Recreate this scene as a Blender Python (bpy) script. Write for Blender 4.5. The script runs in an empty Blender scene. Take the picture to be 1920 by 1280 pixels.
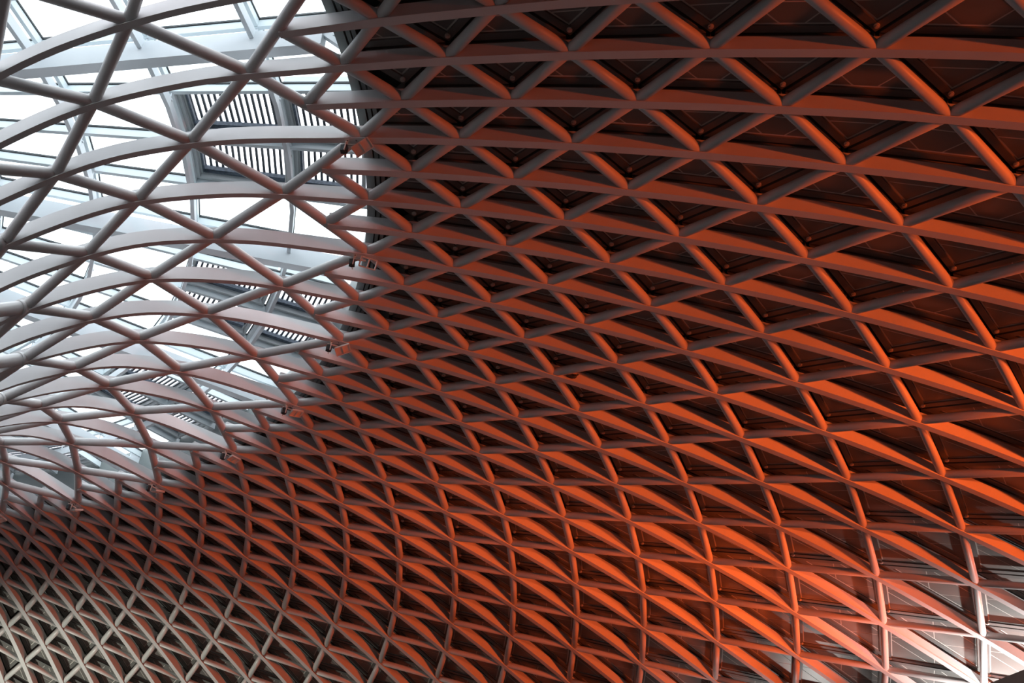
import bpy, math, random
from mathutils import Vector, Matrix

D = bpy.data
SC = bpy.context.scene
COL = SC.collection
random.seed(4)

# ------------------------------------------------------------------ camera
CAMC = Vector((24.1307, -16.5274, -16.9332))
CAMR = ((0.9995082, 0.0206628, 0.0235871), (0.0077115, 0.5671286, -0.8235932), (-0.0303947, 0.82337, 0.5666903))
FPX = 1957.34
cam_data = D.cameras.new('camera'); cam = D.objects.new('camera', cam_data); COL.objects.link(cam)
cam_data.sensor_width = 36.0; cam_data.lens = FPX / 1920 * 36.0
cam_data.clip_start = 0.05; cam_data.clip_end = 500
_x = Vector(CAMR[0]); _y = -Vector(CAMR[1]); _z = -Vector(CAMR[2])
cam.matrix_world = Matrix(((_x.x, _y.x, _z.x, CAMC.x), (_x.y, _y.y, _z.y, CAMC.y), (_x.z, _y.z, _z.z, CAMC.z), (0, 0, 0, 1)))
SC.camera = cam

# ------------------------------------------------------------------ sky, lamps, exposure
SC.view_settings.view_transform = 'Standard'; SC.view_settings.look = 'None'
SC.view_settings.gamma = 1.0; SC.view_settings.exposure = 0.0; SC.view_settings.use_curve_mapping = False
world = D.worlds.new('overcast_sky'); SC.world = world; world.use_nodes = True
bg = world.node_tree.nodes['Background']
bg.inputs['Color'].default_value = (0.93, 0.94, 1.0, 1); bg.inputs['Strength'].default_value = 3.3

def polar(r, deg, z):
    a = math.radians(deg); return Vector((r * math.cos(a), r * math.sin(a), z))

def spot(name, loc, target, power, color, size_deg=80, radius=0.5, blend=0.6):
    l = D.lights.new(name, 'SPOT'); l.energy = power; l.color = color
    l.spot_size = math.radians(size_deg); l.spot_blend = blend; l.shadow_soft_size = radius
    o = D.objects.new(name, l); COL.objects.link(o); o.location = loc
    o.rotation_euler = (target - loc).to_track_quat('-Z', 'Y').to_euler()
    return o

ORANGE = (1.0, 0.12, 0.018)
for az, pw in ((-13, 18500), (-1, 14500), (12, 12000), (25, 10500)):
    spot('orange_floodlight', polar(54, az, -9.6), polar(40, az + 6, -0.5), pw, ORANGE, 48, blend=0.9)
spot('orange_floodlight', polar(52, -8, -9.4), polar(36, 59, 0.5), 18000, ORANGE, 38, blend=0.9)
spot('orange_floodlight', polar(47, 21, -11.0), polar(34, 54, 0.5), 10500, ORANGE, 60, blend=0.9)
spot('white_floodlight', polar(50, 27, -11.0), polar(49.5, 27, -5), 13500, (1.0, 0.98, 0.95), 104, radius=0.2, blend=0.9)
spot('white_floodlight', polar(48, 43, -11.0), polar(47, 42, -4), 1300, (1.0, 0.98, 0.95), 90, radius=0.2, blend=0.9)
spot('white_floodlight', polar(31, 102, -16), polar(37, 84, -2), 8500, (0.97, 1.0, 0.86), 78, blend=0.9)

# ------------------------------------------------------------------ materials
def mat(name, base, rough=0.5, metal=0.0, noise=0.0, nscale=3.0, spec=0.5, bump=0.0, seam=None):
    m = D.materials.new(name); m.use_nodes = True
    nt = m.node_tree; b = nt.nodes['Principled BSDF']
    b.inputs['Base Color'].default_value = (*base, 1); b.inputs['Roughness'].default_value = rough
    b.inputs['Metallic'].default_value = metal
    b.inputs['Specular IOR Level'].default_value = spec
    if noise or bump:
        tc = nt.nodes.new('ShaderNodeTexCoord'); nz = nt.nodes.new('ShaderNodeTexNoise')
        nz.inputs['Scale'].default_value = nscale; nz.inputs['Detail'].default_value = 6
        geo = nt.nodes.new('ShaderNodeNewGeometry')
        nt.links.new(geo.outputs['Position'], nz.inputs['Vector'])
        if noise:
            mx = nt.nodes.new('ShaderNodeMix'); mx.data_type = 'RGBA'
            mx.inputs['A'].default_value = (*[c * (1 - noise) for c in base], 1)
            mx.inputs['B'].default_value = (*[min(1, c * (1 + noise)) for c in base], 1)
            nt.links.new(nz.outputs['Fac'], mx.inputs['Factor'])
            nt.links.new(mx.outputs['Result'], b.inputs['Base Color'])
        if bump:
            bp = nt.nodes.new('ShaderNodeBump'); bp.inputs['Strength'].default_value = bump; bp.inputs['Distance'].default_value = 0.02
            nt.links.new(nz.outputs['Fac'], bp.inputs['Height']); nt.links.new(bp.outputs['Normal'], b.inputs['Normal'])
    return m

M_TUBE = mat('tube_paint', (0.68, 0.665, 0.66), 0.42, noise=0.06, nscale=2.5)
M_RIB = mat('rib_paint', (0.74, 0.725, 0.73), 0.45, noise=0.06, nscale=2.0)
M_FRAME = mat('panel_frame_paint', (0.16, 0.155, 0.15), 0.45, noise=0.08)
M_SHEET = mat('anodised_sheet', (0.24, 0.23, 0.22), 0.38, metal=0.4, noise=0.12, nscale=0.8)
M_SEAM = mat('seam_strip_paint', (0.62, 0.58, 0.54), 0.5)
M_DECK = mat('black_deck', (0.02, 0.02, 0.02), 0.8)
M_FASCIA = mat('fascia_paint', (0.20, 0.225, 0.225), 0.5, noise=0.05)
M_BEAM = mat('skylight_steel', (0.70, 0.75, 0.79), 0.5, noise=0.03)
M_BAR = mat('glazing_bar', (0.66, 0.74, 0.77), 0.45)
M_GASKET = mat('black_gasket', (0.02, 0.025, 0.03), 0.6)
M_VENT = mat('vent_frame_paint', (0.50, 0.545, 0.56), 0.5, noise=0.08)
M_SLAT = mat('vent_slat_metal', (0.10, 0.12, 0.14), 0.4, metal=0.3)
M_ACT = mat('stained_zinc', (0.13, 0.17, 0.22), 0.6, noise=0.8, nscale=14)
M_WHITE = mat('lamp_housing_cream', (0.88, 0.82, 0.77), 0.45)
M_DARK = mat('lamp_dark', (0.05, 0.06, 0.065), 0.5)
M_FLOOR = mat('floor_stone', (0.09, 0.087, 0.083), 0.35, noise=0.1)
M_WALL = mat('wall_plaster', (0.10, 0.085, 0.075), 0.7, noise=0.1)
M_BROWN = mat('brown_fascia', (0.13, 0.07, 0.05), 0.6, noise=0.15)

def glass():
    m = D.materials.new('roof_glass'); m.use_nodes = True; nt = m.node_tree; nt.nodes.clear()
    o = nt.nodes.new('ShaderNodeOutputMaterial'); mx = nt.nodes.new('ShaderNodeMixShader')
    t = nt.nodes.new('ShaderNodeBsdfTransparent'); g = nt.nodes.new('ShaderNodeBsdfGlossy')
    t.inputs['Color'].default_value = (0.95, 0.985, 0.98, 1); g.inputs['Roughness'].default_value = 0.03
    g.inputs['Color'].default_value = (0.9, 1, 1, 1)
    lw = nt.nodes.new('ShaderNodeLayerWeight'); lw.inputs['Blend'].default_value = 0.5
    pw = nt.nodes.new('ShaderNodeMath'); pw.operation = 'POWER'; pw.inputs[1].default_value = 4.0
    fr = nt.nodes.new('ShaderNodeMath'); fr.operation = 'MULTIPLY_ADD'; fr.inputs[1].default_value = 0.35; fr.inputs[2].default_value = 0.02
    nt.links.new(lw.outputs['Facing'], pw.inputs[0]); nt.links.new(pw.outputs[0], fr.inputs[0])
    nt.links.new(fr.outputs[0], mx.inputs['Fac']); nt.links.new(t.outputs['BSDF'], mx.inputs[1]); nt.links.new(g.outputs['BSDF'], mx.inputs[2])
    nt.links.new(mx.outputs['Shader'], o.inputs['Surface'])
    return m
M_GLASS = glass()

# ------------------------------------------------------------------ helpers
def link(name, me, parent=None, mw=None, kind=None):
    o = D.objects.new(name, me); COL.objects.link(o)
    if parent is not None: o.parent = parent
    if mw is not None: o.matrix_local = mw
    if kind: o['kind'] = kind
    return o

def empty(name, label=None, cat=None, group=None, kind=None, loc=(0, 0, 0)):
    o = D.objects.new(name, None); COL.objects.link(o); o.location = loc; o.empty_display_size = 0.3
    tag(o, label, cat, group, kind); return o

def tag(o, label=None, cat=None, group=None, kind=None):
    if label: o['label'] = label
    if cat: o['category'] = cat
    if group: o['group'] = group
    if kind: o['kind'] = kind
    return o

class MB:
    def __init__(s): s.v = []; s.f = []; s.mi = []; s.sm = []
    def add(s, verts, faces, mi=0, smooth=False):
        b = len(s.v); s.v += [tuple(p) for p in verts]
        for f in faces: s.f.append(tuple(i + b for i in f)); s.mi.append(mi); s.sm.append(smooth)
    def prism(s, bottom, top, mi=0):
        n = len(bottom)
        fs = [tuple(range(n))[::-1], tuple(range(n, 2 * n))] + [(i, (i + 1) % n, n + (i + 1) % n, n + i) for i in range(n)]
        s.add(list(bottom) + list(top), fs, mi)
    def box(s, c, x, y, z, mi=0):
        """centre c, half-extent vectors x, y, z"""
        P = [c - x - y - z, c + x - y - z, c + x + y - z, c - x + y - z]; Q = [p + 2 * z for p in P]
        s.prism(P, Q, mi)
    def bar(s, a, b, w, h, up=Vector((0, 0, 1)), mi=0, drop=0.0):
        """rectangular bar from a to b, its top face through a, b shifted down by drop"""
        d = (b - a); L = d.length; d.normalize(); side = d.cross(up).normalized(); u = side.cross(d).normalized()
        c = (a + b) / 2 - u * (h / 2 + drop)
        s.box(c, d * L / 2, side * w / 2, u * h / 2, mi)
    def cyl(s, a, b, r, n=10, mi=0, r2=None):
        d = (b - a).normalized(); t = d.orthogonal().normalized(); q = d.cross(t); r2 = r if r2 is None else r2
        A = [a + (t * math.cos(2 * math.pi * i / n) + q * math.sin(2 * math.pi * i / n)) * r for i in range(n)]
        B = [b + (t * math.cos(2 * math.pi * i / n) + q * math.sin(2 * math.pi * i / n)) * r2 for i in range(n)]
        base = len(s.v); s.v += [tuple(p) for p in A + B]
        for i in range(n):
            s.f.append((base + i, base + (i + 1) % n, base + n + (i + 1) % n, base + n + i)); s.mi.append(mi); s.sm.append(True)
        s.f.append(tuple(base + i for i in range(n))[::-1]); s.mi.append(mi); s.sm.append(False)
        s.f.append(tuple(base + n + i for i in range(n))); s.mi.append(mi); s.sm.append(False)
    def mesh(s, name, mats):
        me = D.meshes.new(name); me.from_pydata(s.v, [], s.f)
        for m in (mats if isinstance(mats, (list, tuple)) else [mats]): me.materials.append(m)
        me.polygons.foreach_set('material_index', s.mi); me.polygons.foreach_set('use_smooth', s.sm)
        me.update(); return me
    def build(s, name, mats, parent=None, kind=None):
        return link(name, s.mesh(name, mats), parent, kind=kind)

# ------------------------------------------------------------------ shell geometry (surface of revolution)
KMIN = -4; SMIN = -10
TH = [-0.20378, -0.15294, -0.10217, -0.05124, -0.0, 0.0515, 0.10304, 0.15456, 0.20615, 0.25775, 0.30935, 0.36103, 0.41273, 0.46441, 0.51605, 0.56767, 0.61927, 0.67093, 0.72262, 0.77443, 0.82634, 0.87837, 0.93053, 0.98282, 1.03503, 1.08685, 1.13789, 1.18776, 1.23605, 1.28241, 1.32711, 1.37039, 1.4124, 1.45329, 1.49348, 1.53339, 1.57327]
GK = [0, 0, 0, 0, 2.5e-05, 7e-05, 0.000144, 0.000231, 0.000303, 0.000335, 0.00035, 0.000369, 0.000383, 0.000388, 0.000424, 0.000478, 0.000534, 0.000589, 0.00063, 0.000644, 0.000612, 0.000549, 0.000477, 0.000421, 0.000415, 0.000485, 0.00064, 0.000888, 0.001227, 0.001659, 0.002159, 0.002703, 0.003267, 0.003827, 0.004371, 0.004904, 0.005431]
RS = [12.086, 12.771, 13.419, 14.047, 14.704, 15.431, 16.218, 17.058, 17.998, 19.02, 20.02, 21.087, 22.232, 23.444, 24.725, 26.069, 27.501, 29.02, 30.595, 32.28, 34.05, 35.948, 37.887, 40.004, 42.217, 44.542]
ZS = [-2.147, -1.63, -1.193, -0.835, -0.555, -0.346, -0.182, -0.06, -0.01, 0.0, 0.0, -0.011, -0.043, -0.106, -0.179, -0.301, -0.435, -0.618, -0.817, -1.081, -1.409, -1.792, -2.237, -2.795, -3.428, -4.149]
KLO, KHI = -12, 42
SHI = 21; SLO = -16
# extrapolate outwards and into the funnel
while SMIN + len(RS) - 1 < SHI + 2:
    RS.append(RS[-1] + (RS[-1] - RS[-2]) * 1.045); ZS.append(ZS[-1] + (ZS[-1] - ZS[-2]) - 0.09)
while SMIN > SLO - 2:
    RS.insert(0, RS[0] - (RS[1] - RS[0]) * 0.95); ZS.insert(0, ZS[0] - (ZS[1] - ZS[0]) - 0.11); SMIN -= 1

def interp(arr, i0, x, extrap=True):
    n = len(arr); t = x - i0
    if t <= 0: return arr[0] + (t * (arr[1] - arr[0]) if extrap else 0)
    if t >= n - 1: return arr[-1] + ((t - n + 1) * (arr[-1] - arr[-2]) if extrap else 0)
    i = int(t); f = t - i
    return arr[i] * (1 - f) + arr[i + 1] * f

def cubic(arr, i0, x):
    t = x - i0; i = max(1, min(len(arr) - 3, int(math.floor(t)))); f = t - i
    a, b, c, d = arr[i - 1:i + 3]
    return b + 0.5 * f * (c - a + f * (2 * a - 5 * b + 4 * c - d + f * (3 * (b - c) + d - a)))

def theta(k, s):
    g = interp(GK, -4, k, False) if k > -4 else 0.0
    return interp(TH, -4, k) + (max(s, -6) - 4) * g

def prof(s): return cubic(RS, SMIN, s), cubic(ZS, SMIN, s)

def node(k, s):
    r, z = prof(s); a = theta(k, s); return Vector((r * math.cos(a), r * math.sin(a), z))

def normal(k, s):
    r0, z0 = prof(s - 0.3); r1, z1 = prof(s + 0.3); a = theta(k, s)
    n = Vector((-(z1 - z0) * math.cos(a), -(z1 - z0) * math.sin(a), r1 - r0)); return n.normalized()

def project(P):
    d = P - CAMC
    Y = [sum(CAMR[i][j] * d[j] for j in range(3)) for i in range(3)]
    if Y[2] < 0.5: return None
    return 960 + FPX * Y[0] / Y[2], 640 + FPX * Y[1] / Y[2], Y[2]

def in_view(P, m=160):
    q = project(P); return q is not None and -m < q[0] < 1920 + m and -m < q[1] < 1280 + m

# ------------------------------------------------------------------ floor and outer walls
mb = MB(); n = 48
mb.add([polar(80, 360 * i / n, -18.6) for i in range(n)], [tuple(range(n))])
tag(mb.build('floor', M_FLOOR), 'pale stone concourse floor far below the roof', None, None, 'structure')
mb = MB()
for i in range(n):
    a, b = 360 * i / n, 360 * (i + 1) / n
    mb.add([polar(80, a, -18.6), polar(80, b, -18.6), polar(80, b, 3), polar(80, a, 3)], [(0, 1, 2, 3)])
tag(mb.build('wall_perimeter', M_WALL), 'curved outer wall around the concourse', None, None, 'structure')

# ------------------------------------------------------------------ ceiling: triangular cladding cassettes under a deck
ceiling = empty('ceiling', 'dark triangular metal cladding panels above the lattice', None, None, 'structure')
HP = 0.40          # underside of the cassette frames above the tube centre line

def lin(pts, bary): return sum((p * w for p, w in zip(pts, bary)), Vector())

def inset(poly, d, nrm):
    """inset a convex polygon by d within its plane; None when it vanishes"""
    n = len(poly); c = sum(poly, Vector()) / n; lines = []
    for i in range(n):
        a, b = poly[i], poly[(i + 1) % n]; e = (b - a).normalized(); inn = nrm.cross(e)
        if inn.dot(c - a) < 0: inn = -inn
        lines.append((a + inn * d, e, inn))
    out = []
    for i in range(n):
        p, e, _ = lines[i - 1]; q, g, m = lines[i]
        den = e.dot(m)
        if abs(den) < 1e-6: return None
        out.append(p + e * ((q - p).dot(m) / den))
    for i in range(n):
        if (out[(i + 1) % n] - out[i]).dot(lines[i][1]) < 0.02: return None
    return out

def clip(pts, params, smin):
    """clip polygon (3D pts with their s values) to s >= smin"""
    op = []; os_ = []
    n = len(pts)
    for i in range(n):
        a, b = pts[i], pts[(i + 1) % n]; sa, sb = params[i], params[(i + 1) % n]
        if sa >= smin: op.append(a); os_.append(sa)
        if (sa >= smin) != (sb >= smin):
            t = (smin - sa) / (sb - sa); op.append(a.lerp(b, t)); os_.append(smin)
    return op, os_

SCLIP = 0.36
def cassette(tri):
    """tri: three (k, s) nodes. -> frame MB, list of sheet MBs"""
    P = [node(k, s) + normal(k, s) * HP for k, s in tri]; S = [s for _, s in tri]
    nrm = (P[1] - P[0]).cross(P[2] - P[0]).normalized()
    if nrm.z < 0: P.reverse(); S.reverse(); nrm = -nrm
    poly, ps = clip(P, S, SCLIP)
    if len(poly) < 3: return None
    outer = inset(poly, 0.035, nrm)
    if outer is None: return None
    inner = inset(poly, 0.20, nrm)
    if inner is None: return None
    n = len(outer); fr = MB(); t = 0.047
    # frame ring: bottom, inner and outer sides; a backing sheet (seen in the seams) above
    U = nrm
    ob, ib = outer, inner; ot = [p + U * 0.30 for p in outer]; it = [p + U * t for p in inner]
    V = ob + ib + ot + it
    F = []
    for i in range(n):
        j = (i + 1) % n
        F += [(i, n + i, n + j, j), (i, j, 2 * n + j, 2 * n + i), (n + i, 3 * n + i, 3 * n + j, n + j)]
    fr.add(V, F, 0); fr.add(it, [tuple(range(n))[::-1]], 1)
    sheets = []
    m = [(P[0] + P[1]) / 2, (P[1] + P[2]) / 2, (P[2] + P[0]) / 2]; ms = [(S[0] + S[1]) / 2, (S[1] + S[2]) / 2, (S[2] + S[0]) / 2]
    subs = [((P[0], m[0], m[2]), (S[0], ms[0], ms[2])), ((m[0], P[1], m[1]), (ms[0], S[1], ms[1])),
            ((m[2], m[1], P[2]), (ms[2], ms[1], S[2])), ((m[0], m[1], m[2]), (ms[0], ms[1], ms[2]))]
    # inner triangle (whole) shrunk toward centre so that the outer sheets stay inside the frame
    big = inset(poly, 0.225, nrm)
    if big is None: return fr, []
    for pp, ss in subs:
        q, qs = clip(list(pp), list(ss), SCLIP)
        if len(q) < 3: continue
        q = convex_clip(q, big, nrm)
        if q is None or len(q) < 3: continue
        q = inset(q, 0.016, nrm)
        if q is None: continue
        sm = MB(); sm.prism([p + U * 0.042 for p in q], [p + U * 0.056 for p in q]); sheets.append(sm)
    return fr, sheets

def convex_clip(poly, window, nrm):
    c = sum(window, Vector()) / len(window); out = list(poly); n = len(window)
    for i in range(n):
        a, b = window[i], window[(i + 1) % n]; e = (b - a).normalized(); inn = nrm.cross(e)
        if inn.dot(c - a) < 0: inn = -inn
        new = []
        for j in range(len(out)):
            p, q = out[j], out[(j + 1) % len(out)]; dp, dq = inn.dot(p - a), inn.dot(q - a)
            if dp >= 0: new.append(p)
            if (dp >= 0) != (dq >= 0): new.append(p.lerp(q, dp / (dp - dq)))
        out = []
        for p in new:
            if not out or (p - out[-1]).length > 1e-3: out.append(p)
        if len(out) > 1 and (out[0] - out[-1]).length < 1e-3: out.pop()
        if len(out) < 3: return None
    return out

def tri_size(tri):
    q = [project(node(*t)) for t in tri]
    if any(v is None for v in q): return -1
    c = (sum(v[0] for v in q) / 3, sum(v[1] for v in q) / 3)
    if not (-20 < c[0] < 1940 and -20 < c[1] < 1300): return 0
    return abs((q[1][0] - q[0][0]) * (q[2][1] - q[0][1]) - (q[2][0] - q[0][0]) * (q[1][1] - q[0][1]))

tris = []
for k in range(KLO, KHI + 1):
    for s in range(-1, SHI):
        if (k + s) % 2: continue
        for dk in (1, -1):
            tri = ((k, s), (k + dk, s + 1), (k, s + 2))
            c = (node(k, s) + node(k, s + 2) + node(k + dk, s + 1)) / 3
            tris.append((tri_size(tri), tri, in_view(c, 500)))
tris = [t for t in tris if t[2]]
tris.sort(key=lambda t: -t[0])
rest_f = MB(); rest_s = MB(); cnt = 0
for size, tri, _v in tris:
    r = cassette(tri)
    if r is None: continue
    fr, sheets = r
    if cnt < 300:
        cnt += 1
        f = link('cladding_panel', fr.mesh('cladding_panel', [M_FRAME, M_SEAM]), ceiling)
        for sm in sheets: link('infill_sheet', sm.mesh('infill_sheet', M_SHEET), f)
    else:
        b = len(rest_f.v); rest_f.v += fr.v; rest_f.f += [tuple(i + b for i in q) for q in fr.f]; rest_f.mi += fr.mi; rest_f.sm += fr.sm
        for sm in sheets:
            b = len(rest_s.v); rest_s.v += sm.v; rest_s.f += [tuple(i + b for i in q) for q in sm.f]; rest_s.mi += sm.mi; rest_s.sm += sm.sm
rest_f.build('distant_panel_frames', [M_FRAME, M_SEAM], ceiling, 'stuff')
rest_s.build('distant_infill_sheets', M_SHEET, ceiling, 'stuff')

# opaque roof deck above the cassettes, all the way round and out to the wall
mb = MB(); na = 90
ss = [0.05 + i for i in range(0, SHI + 2)]
for i in range(na):
    a0, a1 = 360 * i / na, 360 * (i + 1) / na
    for j in range(len(ss) - 1):
        (r0, z0), (r1, z1) = prof(ss[j]), prof(ss[j + 1])
        mb.add([polar(r0, a0, z0 + 0.85), polar(r1, a0, z1 + 0.85), polar(r1, a1, z1 + 0.85), polar(r0, a1, z0 + 0.85)], [(0, 1, 2, 3)])
    r1, z1 = prof(ss[-1])
    mb.add([polar(r1, a0, z1 + 0.85), polar(81, a0, 3.2), polar(81, a1, 3.2), polar(r1, a1, z1 + 0.85)], [(0, 1, 2, 3)])
    # upstand between deck edge and skylight
    mb.add([polar(prof(0.05)[0], a0, 0.85), polar(prof(0.05)[0], a1, 0.85), polar(20.0, a1, 1.62), polar(20.0, a0, 1.62)], [(0, 1, 2, 3)])
mb.build('roof_deck', M_DECK, ceiling)

# edge trims where the cladding stops at the skylight
def ring_box(r0, r1, z0, z1, a0, a1, step=1.5, mb=None):
    mb = mb or MB(); n = int(round((a1 - a0) / step)); base = len(mb.v)
    for i in range(n + 1):
        a = a0 + (a1 - a0) * i / n
        mb.v += [tuple(polar(r0, a, z0)), tuple(polar(r1, a, z0)), tuple(polar(r1, a, z1)), tuple(polar(r0, a, z1))]
    for i in range(n):
        b = base + 4 * i
        for q in ((0, 1, 5, 4), (1, 2, 6, 5), (2, 3, 7, 6), (3, 0, 4, 7)):
            mb.f.append(tuple(b + x for x in q)); mb.mi.append(0); mb.sm.append(False)
    mb.f.append((base + 3, base + 2, base + 1, base)); mb.mi.append(0); mb.sm.append(False)
    e = base + 4 * n; mb.f.append((e, e + 1, e + 2, e + 3)); mb.mi.append(0); mb.sm.append(False)
    return mb
A0, A1 = -33.0, 115.0
ring_box(19.93, 20.13, 0.36, 1.60, A0, A1).build('edge_trim', M_FASCIA, ceiling)
ring_box(20.16, 20.25, 0.40, 0.80, A0, A1).build('edge_trim', M_FASCIA, ceiling)
ring_box(20.29, 20.38, 0.38, 0.80, A0, A1).build('edge_trim', M_FASCIA, ceiling)

# small round hanger plates in the corners over the nodes
hp = MB(); hp.cyl(Vector((0, 0, 0)), Vector((0, 0, 0.05)), 0.06, 10); hp.cyl(Vector((0, 0, -0.02)), Vector((0, 0, 0)), 0.035, 8)
hp_me = hp.mesh('hanger_plate', M_SEAM)
cand = []
for k in range(KLO, KHI + 1):
    for s in range(1, SHI - 1):
        if (k + s) % 2: continue
        P = node(k, s)
        if in_view(P, 30): cand.append(((P - CAMC).length, k, s))
cand.sort()
for _, k, s in cand[:240]:
    n = normal(k, s); a = theta(k, s); tg = Vector((-math.sin(a), math.cos(a), 0))
    P = node(k, s) + n * 0.36 - tg * 0.21
    q = n.to_track_quat('Z', 'Y').to_matrix().to_4x4()
    link('hanger_plate', hp_me, ceiling, Matrix.Translation(P) @ q)

# ------------------------------------------------------------------ lattice: ribs and diagonal tubes
lattice = empty('roof_lattice', 'white painted steel diagrid of curved ribs and diagonal tubes spanning the whole vault', 'roof frame')
RW, RB, RT = 0.185, -0.165, 0.235
rib_count = 0
for k in range(KLO, KHI + 1):
    if k % 2 == 0: s0 = SLO if True else 0
    else: s0 = -1
    pts = []
    s = float(s0)
    while s <= SHI + 0.01:
        pts.append(s); s += 0.5
    if not any(in_view(node(k, t), 250) for t in pts): continue
    # even ribs start on a coarse node
    mb = MB(); base = 0
    for t in pts:
        P = node(k, t); n = normal(k, t)
        tg = (node(k + 0.3, t) - node(k - 0.3, t)); tg.z = 0; tg.normalize()
        n = (n - tg * n.dot(tg)).normalized()
        q_ = min(1.0, max(0.0, (t + 1.0) / 2.0)); w = 0.060 + 0.020 * q_; f = 0.074 + 0.026 * q_; t1 = RB + 0.028
        for (x, y) in ((-f, RB), (f, RB), (f, t1), (w, t1), (w, RT), (-w, RT), (-w, t1), (-f, t1)):
            mb.v.append(tuple(P + n * y + tg * x))
    for i in range(len(pts) - 1):
        b = 8 * i
        for q in range(8):
            r = (q + 1) % 8
            mb.f.append((b + q, b + r, b + 8 + r, b + 8 + q)); mb.mi.append(0); mb.sm.append(False)
    mb.f.append(tuple(range(8))[::-1]); mb.mi.append(0); mb.sm.append(False)
    e = 8 * (len(pts) - 1); mb.f.append(tuple(range(e, e + 8))); mb.mi.append(0); mb.sm.append(False)
    mb.build('curved_rib', M_RIB, lattice); rib_count += 1

TR = 0.13
unit = MB(); unit.cyl(Vector((0, 0, 0)), Vector((0, 0, 1)), TR, 20)
tube_me = unit.mesh('diagonal_tube', M_TUBE)
unit = MB(); unit.cyl(Vector((0, 0, 0)), Vector((0, 0, 1)), TR * 1.32, 20)
fat_me = unit.mesh('funnel_tube', M_TUBE)
segs = []
for k in range(KLO, KHI + 1):
    for s in range(SLO, SHI):
        for dk in (1, -1):
            if s >= 0 or (s == -1 and k % 2):
                if (k + s) % 2: continue
                if s == -1:
                    # odd nodes sit on one coarse tube; the other direction gets the fine tube
                    on_a = (k % 4 == 3)
                    if (dk == 1) == on_a: continue
                segs.append((k, s, k + dk, s + 1, False))
            elif s % 2 == 0 and s < 0 and k % 2 == 0 and (k + s) % 4 == 0:
                segs.append((k, s, k + 2 * dk, s + 2, s < -10))
vis = []; far = MB()
def seg_mat(a, b):
    d = b - a; q = d.to_track_quat('Z', 'Y').to_matrix().to_4x4()
    return Matrix.Translation(a) @ q @ Matrix.Diagonal((1, 1, d.length, 1))
for k0, s0, k1, s1, fat in segs:
    a, b = node(k0, s0), node(k1, s1); m = (a + b) / 2
    if not in_view(m, 500): continue
    qa, qb = project(a), project(b)
    size = 0
    if qa and qb and in_view(m, 0): size = math.hypot(qa[0] - qb[0], qa[1] - qb[1]) * 1000 / qa[2]
    vis.append((-size, a, b, fat))
vis.sort(key=lambda t: t[0])
for i, (sz, a, b, fat) in enumerate(vis):
    if i < 300: link('diagonal_tube', fat_me if fat else tube_me, lattice, seg_mat(a, b))
    else: far.cyl(a, b, TR * (1.32 if fat else 1), 12)
far.build('distant_diagonal_tubes', M_TUBE, lattice, 'stuff')
# welded collars where the tubes meet the funnel end
col_me = None
cm = MB(); cm.cyl(Vector((0, 0, -0.05)), Vector((0, 0, 0.05)), TR * 1.42, 20); col_me = cm.mesh('welded_collar', M_TUBE)
for k in range(-2, 30, 4):
    a, b = node(k, -10), node(k - 2, -12); d = (b - a).normalized()
    link('welded_collar', col_me, lattice, Matrix.Translation(a + d * 0.12) @ d.to_track_quat('Z', 'Y').to_matrix().to_4x4())

# ------------------------------------------------------------------ skylight over the inner ring
ZG = 1.5
sky = empty('window_1', 'glazed ring rooflight with pale steel bars above the lattice', None, None, 'structure')
BAY = 23.0; AB = -6.1
bar_az = [AB + BAY / 4 * i for i in range(-5, 22)]
rings = [6.0, 8.0, 10.5, 13.0, 15.5, 18.0, 19.95]
def vent_cell(i, j):
    """bar index i (relative to -5), ring index j"""
    return ((i - 5) % 4 in (1, 2)) and j in (4, 5)
for i in range(len(bar_az) - 1):
    for j in range(len(rings) - 1):
        if vent_cell(i, j): continue
        a0, a1 = bar_az[i] + 0.12, bar_az[i + 1] - 0.12; r0, r1 = rings[j] + 0.03, rings[j + 1] - 0.03
        mb = MB()
        mb.prism([polar(r0, a0, ZG), polar(r1, a0, ZG), polar(r1, a1, ZG), polar(r0, a1, ZG)],
                 [polar(r0, a0, ZG + 0.02), polar(r1, a0, ZG + 0.02), polar(r1, a1, ZG + 0.02), polar(r0, a1, ZG + 0.02)])
        mb.build('glass_pane', M_GLASS, sky)
for i, a in enumerate(bar_az):
    if (i - 5) % 4 == 0:
        mb = MB(); mb.bar(polar(5, a, 1.02), polar(19.55, a, 1.02), 0.26, 0.58)
        mb.build('roof_beam', M_BEAM, sky)
        mb = MB(); mb.bar(polar(19.5, a, 1.30), polar(20.0, a, 1.30), 0.05, 0.5); mb.bar(polar(19.6, a, 0.9), polar(20.0, a, 0.5), 0.12, 0.12)
        mb.build('beam_bracket', M_BEAM, sky)
    mb = MB(); mb.bar(polar(5, a, ZG), polar(19.95, a, ZG), 0.10, 0.22, drop=0.01)
    mb.build('glazing_bar', M_BAR, sky)
    mb = MB(); mb.bar(polar(5, a, ZG + 0.05), polar(19.95, a, ZG + 0.05), 0.15, 0.055)
    mb.build('gasket_strip', M_GASKET, sky)
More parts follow.
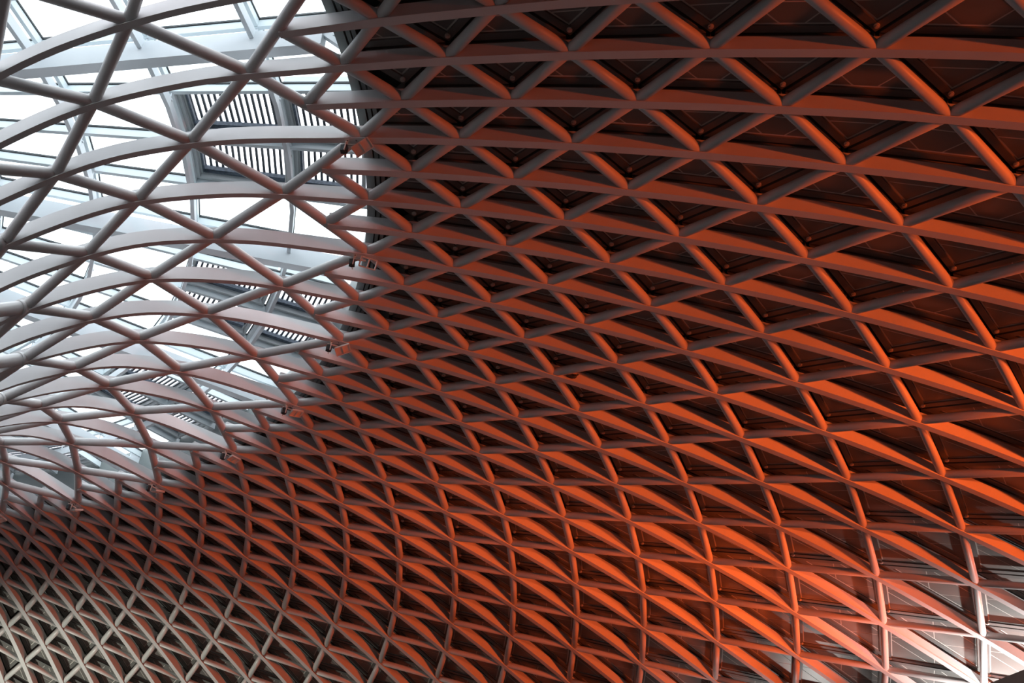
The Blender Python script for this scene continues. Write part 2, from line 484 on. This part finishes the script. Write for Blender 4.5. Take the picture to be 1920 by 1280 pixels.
for j, r in enumerate(rings[:-1]):
    for i in range(len(bar_az) - 1):
        if i % 4 != 1: continue
        # one straight-ish length per bay, bent at each glazing bar
        mb = MB()
        for q in range(4):
            if i + q + 1 >= len(bar_az): break
            P, Q = polar(r, bar_az[i + q], 1.06), polar(r, bar_az[i + q + 1], 1.06)
            mb.bar(P, Q, 0.10, 0.26)
        mb.build('ring_purlin', M_BEAM, sky)
        mb = MB()
        for q in range(4):
            if i + q + 1 >= len(bar_az): break
            P, Q = polar(r - 0.02, bar_az[i + q], ZG - 0.01), polar(r - 0.02, bar_az[i + q + 1], ZG - 0.01)
            mb.bar(P, Q, 0.09, 0.2); mb.bar(P + Vector((0, 0, 0.055)), Q + Vector((0, 0, 0.055)), 0.13, 0.05, mi=1)
        mb.build('ring_glazing_bar', [M_BAR, M_GASKET], sky)
# short hangers joining purlins to the glazing bars
mb0 = MB(); mb0.cyl(Vector((0, 0, 0)), Vector((0, 0, 0.30)), 0.022, 6); mb0.box(Vector((0, 0, 0.0)), Vector((0.07, 0, 0)), Vector((0, 0.03, 0)), Vector((0, 0, 0.02)))
hang_me = mb0.mesh('purlin_hanger', M_BEAM)
for r in rings[2:6]:
    for a in bar_az: link('purlin_hanger', hang_me, sky, Matrix.Translation(polar(r, a, 1.03)) @ Matrix.Rotation(math.radians(a), 4, 'Z'))
# ------------------------------------------------------------------ louvred vents
place = {}
BAYNAME = {0: 'uppermost group', 1: 'middle group', 2: 'lower group', 3: 'lowest group', -1: 'group above the frame'}
for i in range(len(bar_az) - 1):
    if (i - 5) % 4 not in (1, 2): continue
    bay = (i - 5) // 4; half = (i - 5) % 4
    for j in (4, 5):
        a0, a1 = bar_az[i] + 0.25, bar_az[i + 1] - 0.25
        r0, r1 = rings[j] + 0.02, rings[j + 1] - 0.14
        c = polar((r0 + r1) / 2, (a0 + a1) / 2, ZG)
        if not in_view(c, 120): continue
        lab = 'grey louvred roof vent with dark slats, %s, %s pair, %s' % (BAYNAME[bay], 'first' if half == 1 else 'second', 'nearer the dark cladding' if j == 5 else 'farther from the dark cladding')
        v = empty('louvre_vent', lab, 'vent', 'louvred vents in the glass roof', loc=c)
        inv = Matrix.Translation(-c)
        zb, zt = 1.45, 1.90; w = 0.08
        def q4(r, a, z): return polar(r, a, z) - c
        mb = MB()
        da = math.degrees(w / r0)
        for (ra, rb, aa, ab) in ((r0, r0 + w, a0, a1), (r1 - w, r1, a0, a1), (r0 + w, r1 - w, a0, a0 + da), (r0 + w, r1 - w, a1 - da, a1)):
            mb.prism([q4(ra, aa, zb), q4(rb, aa, zb), q4(rb, ab, zb), q4(ra, ab, zb)], [q4(ra, aa, zt), q4(rb, aa, zt), q4(rb, ab, zt), q4(ra, ab, zt)])
        mb.build('frame', M_VENT, v)
        for (ra, rb) in ((r0 + w, r0 + 1.5 * w), (r1 - 1.5 * w, r1 - w)):
            aa, ab = a0 + da, a1 - da
            mb = MB(); mb.prism([q4(ra, aa, 1.58), q4(rb, aa, 1.58), q4(rb, ab, 1.58), q4(ra, ab, 1.58)], [q4(ra, aa, 1.63), q4(rb, aa, 1.63), q4(rb, ab, 1.63), q4(ra, ab, 1.63)])
            mb.build('inner_flange', M_VENT, v)
        mb = MB(); aa = a1 - 2.7 * da; rr = r0 + 2 * w
        mb.prism([q4(rr, aa, 1.62), q4(r1 - 2 * w, aa, 1.62), q4(r1 - 2 * w, a1 - da, 1.62), q4(rr, a1 - da, 1.62)], [q4(rr, aa, 1.74), q4(r1 - 2 * w, aa, 1.74), q4(r1 - 2 * w, a1 - da, 1.74), q4(rr, a1 - da, 1.74)])
        for z in (0.3, 0.62): mb.cyl(q4(rr, aa + 0.2, 1.62), q4(rr, aa + 0.2, 1.62) + (q4(r1 - 2 * w, aa + 0.2, 1.62) - q4(rr, aa + 0.2, 1.62)) * z, 0.03, 6)
        mb.build('actuator_channel', M_ACT, v)
        mb = MB(); aa = a0 + da
        mb.bar(q4(r0 + 1.6 * w, aa, 1.75), q4(r0 + 1.6 * w, a1 - da, 1.75), 0.09, 0.12); mb.build('actuator_channel', M_ACT, v)
        nsl = int(round((r1 - r0 - 2 * w) / 0.142))
        for t in range(nsl):
            r = r0 + w + 0.08 + (r1 - r0 - 2 * w - 0.1) * t / (nsl - 1)
            P, Q = q4(r, a0 + da, 1.82), q4(r, a1 - da, 1.82)
            mb = MB(); mb.bar(P, Q, 0.062, 0.05); mb.build('slat', M_SLAT, v)

# ------------------------------------------------------------------ floodlights clamped to the nodes of the first cladding ring
def floodlight(k, label, yaw, pitch, roll=0.0, plate=True, s=0):
    P = node(k, s); a = theta(k, s); rad = Vector((math.cos(a), math.sin(a), 0)); tg = Vector((-math.sin(a), math.cos(a), 0))
    base = P - rad * 0.30 + tg * 0.02 + Vector((0, 0, -0.17))
    o = empty('floodlight', label, 'lamp', 'floodlights clamped along the edge of the cladding', loc=base)
    R = Matrix((( -tg.x, rad.x, 0), (-tg.y, rad.y, 0), (0, 0, 1))).to_4x4()   # local y = outward, x = -tangent
    o.matrix_world = Matrix.Translation(base) @ R
    X, Y, Z = Vector((1, 0, 0)), Vector((0, 1, 0)), Vector((0, 0, 1))
    mb = MB(); mb.box(Vector((0, 0, 0.02)), X * 0.07, Y * 0.05, Z * 0.02); mb.cyl(Vector((0, 0, -0.12)), Vector((0, 0, 0.02)), 0.028, 8)
    mb.build('clamp', M_WHITE, o)
    mb = MB()
    mb.bar(Vector((0, -0.10, -0.10)), Vector((0, 0.30, -0.10)), 0.05, 0.03)
    mb.bar(Vector((-0.10, 0.0, -0.10)), Vector((-0.10, -0.02, -0.34)), 0.025, 0.03, up=X); mb.bar(Vector((0.10, 0.0, -0.10)), Vector((0.10, -0.02, -0.34)), 0.025, 0.03, up=X)
    mb.bar(Vector((-0.11, 0, -0.10)), Vector((0.11, 0, -0.10)), 0.03, 0.03)
    mb.build('yoke', M_WHITE, o)
    mb = MB(); mb.box(Vector((0, -0.04, -0.24)), X * 0.06, Y * 0.075, Z * 0.085); mb.cyl(Vector((0, -0.04, -0.35)), Vector((0, -0.04, -0.13)), 0.05, 10)
    mb.build('lamp_body', M_DARK, o)
    Rm = Matrix.Rotation(yaw, 4, 'Z') @ Matrix.Rotation(pitch, 4, 'X') @ Matrix.Rotation(roll, 4, 'Y')
    def T(p): return (Rm @ p) + Vector((0, 0.36, -0.18))
    mb = MB(); fw, fl, ft = 0.125, 0.21, 0.035
    # shallow tray: back plate, four rims and a cross bar
    def tb(cx, cy, cz, hx, hy, hz, m):
        c = Vector((cx, cy, cz)); m.box(T(c), (Rm.to_3x3() @ X) * hx, (Rm.to_3x3() @ Y) * hy, (Rm.to_3x3() @ Z) * hz)
    for sx in (-1, 1): tb(sx * fw, 0, 0, 0.012, fl, ft, mb)
    for sy in (-1, 0.02, 1): tb(0, sy * fl, 0, fw, 0.012, ft, mb)
    mb.build('barn_door', M_WHITE, o)
    if plate:
        mb = MB(); tb(0, 0, 0.012, fw - 0.012, fl - 0.012, 0.008, mb); mb.build('reflector', M_WHITE, o)
    # black supply cable looping back to the rib
    mb = MB(); pts = [Vector((0.02 + 0.05 * math.sin(t * 3.1), 0.22 * t, -0.02 + 0.09 * math.sin(math.pi * t))) for t in [i / 6 for i in range(7)]]
    for p, q in zip(pts, pts[1:]): mb.cyl(p, q, 0.009, 5)
    mb.build('cable', M_GASKET, o)
    return o
floodlight(0, 'floodlight with orange-lit rectangular tray at the top, beside the highest louvred vents', -0.25, 0.6, -0.7)
floodlight(4, 'floodlight with dark open rectangular frame, second from the top along the cladding edge', 0.25, 0.0, -0.75, False)
floodlight(8, 'floodlight with bright orange tilted tray, third from the top along the cladding edge', -0.4, 0.4, -0.45)
floodlight(12, 'floodlight with pinkish sagging tray, fourth from the top along the cladding edge', 0.25, 0.3, -0.4)
floodlight(16, 'floodlight with long brown tray pointing down right, fifth along the cladding edge', 0.3, 0.1, -0.3)
floodlight(20, 'small pale floodlight bracket, third from the left along the cladding edge', 0.1, 0.3, 0.1)
floodlight(24, 'small pale floodlight bracket, second from the left edge of the frame', 0.0, 0.4, 0.0)
floodlight(28, 'small pink-lit floodlight at the left edge of the frame', 0.0, 0.0, -0.3)

# ------------------------------------------------------------------ pigeon standing on a rib beside a diagonal tube
def pigeon(P, fwd, shift=0.05):
    up = Vector((0, 0, 1)); side = fwd.cross(up).normalized()
    o = empty('pigeon', 'small dark pigeon perched on an orange-lit rib near the middle of the roof', 'bird', loc=P)
    def rings_mesh(name, sections, m, seg=12):
        mb = MB(); base = 0
        for (c, rx, rz) in sections:
            for i in range(seg):
                t = 2 * math.pi * i / seg; mb.v.append(tuple(c + side * math.cos(t) * rx + up * math.sin(t) * rz))
        for j in range(len(sections) - 1):
            for i in range(seg):
                a = j * seg + i; b = j * seg + (i + 1) % seg
                mb.f.append((a, b, b + seg, a + seg)); mb.mi.append(0); mb.sm.append(True)
        mb.f.append(tuple(range(seg))[::-1]); mb.mi.append(0); mb.sm.append(True)
        e = (len(sections) - 1) * seg; mb.f.append(tuple(range(e, e + seg))); mb.mi.append(0); mb.sm.append(True)
        return mb.build(name, m, o)
    F = fwd
    rings_mesh('body', [(F * -0.22 + up * 0.07, 0.035, 0.008), (F * -0.14 + up * 0.085, 0.045, 0.02), (F * -0.08 + up * 0.10, 0.06, 0.05), (F * 0.0 + up * 0.115, 0.075, 0.068),
                        (F * 0.06 + up * 0.13, 0.07, 0.068), (F * 0.10 + up * 0.155, 0.045, 0.05), (F * 0.115 + up * 0.19, 0.032, 0.035),
                        (F * 0.13 + up * 0.215, 0.034, 0.034), (F * 0.155 + up * 0.222, 0.026, 0.026), (F * 0.17 + up * 0.22, 0.008, 0.008)], M_DARK)
    mb = MB(); mb.cyl(F * 0.165 + up * 0.22, F * 0.20 + up * 0.208, 0.011, 8, r2=0.003); mb.build('beak', M_WHITE, o)
    for sd in (-1, 1):
        mb = MB(); mb.cyl(F * 0.0 + side * (0.03 * sd + shift) + up * 0.06, F * 0.01 + side * (0.03 * sd + shift), 0.006, 6)
        for t in (-0.5, 0, 0.5): mb.cyl(F * 0.01 + side * (0.03 * sd + shift) + up * 0.004, F * 0.045 + side * (0.03 * sd + shift + 0.02 * t) + up * 0.004, 0.004, 5)
        mb.build('leg', M_WHITE, o)
        mb = MB(); mb.prism([F * 0.07 + side * 0.072 * sd + up * 0.10, F * -0.02 + side * 0.082 * sd + up * 0.07, F * -0.19 + side * (0.03 * sd + shift) + up * 0.075, F * -0.06 + side * 0.06 * sd + up * 0.15, F * 0.05 + side * 0.06 * sd + up * 0.155],
                            [F * 0.07 + side * 0.060 * sd + up * 0.10, F * -0.02 + side * 0.070 * sd + up * 0.07, F * -0.19 + side * 0.02 * sd + up * 0.075, F * -0.06 + side * 0.05 * sd + up * 0.15, F * 0.05 + side * 0.05 * sd + up * 0.155])
        mb.build('wing', M_GASKET, o)
_F = (node(7, 7) - node(7, 5)).normalized(); _N = normal(7, 5.5); _T = _F.cross(_N).normalized()
if _T.dot(CAMC - node(7, 5)) < 0: _T = -_T
_sd = _F.cross(Vector((0, 0, 1))).normalized()
pigeon(node(7, 5) + _N * (RB + 0.028) + _F * 0.62 + _T * 0.163, _F, 0.055 if _sd.dot(_T) < 0 else -0.055)

# ------------------------------------------------------------------ dark brown canopy corner low at the right
CA, CB = Vector((29.38, -4.10, -13.17)), Vector((30.06, -5.90, -13.17))
d = (CB - CA).normalized(); out = Vector((-d.y, d.x, 0))
if out.dot(CA - CAMC) < 0: out = -out
mb = MB(); mb.prism([CA - d * 2 + Vector((0, 0, -0.55)), CB + d * 6 + Vector((0, 0, -0.55)), CB + d * 6 + out * 3 + Vector((0, 0, -0.55)), CA - d * 2 + out * 3 + Vector((0, 0, -0.55))],
                    [CA - d * 2, CB + d * 6, CB + d * 6 + out * 3, CA - d * 2 + out * 3])
tag(mb.build('canopy_slab', M_BROWN), 'dark brown canopy edge cutting the bottom right corner', 'canopy')
mb = MB()
for t in (0.0, 7.0):
    p = CA + d * t + out * 1.5; mb.cyl(Vector((p.x, p.y, -18.6)), Vector((p.x, p.y, -13.7)), 0.15, 12)
c = bpy.data.objects['canopy_slab']; mb.build('post', M_BROWN, c)
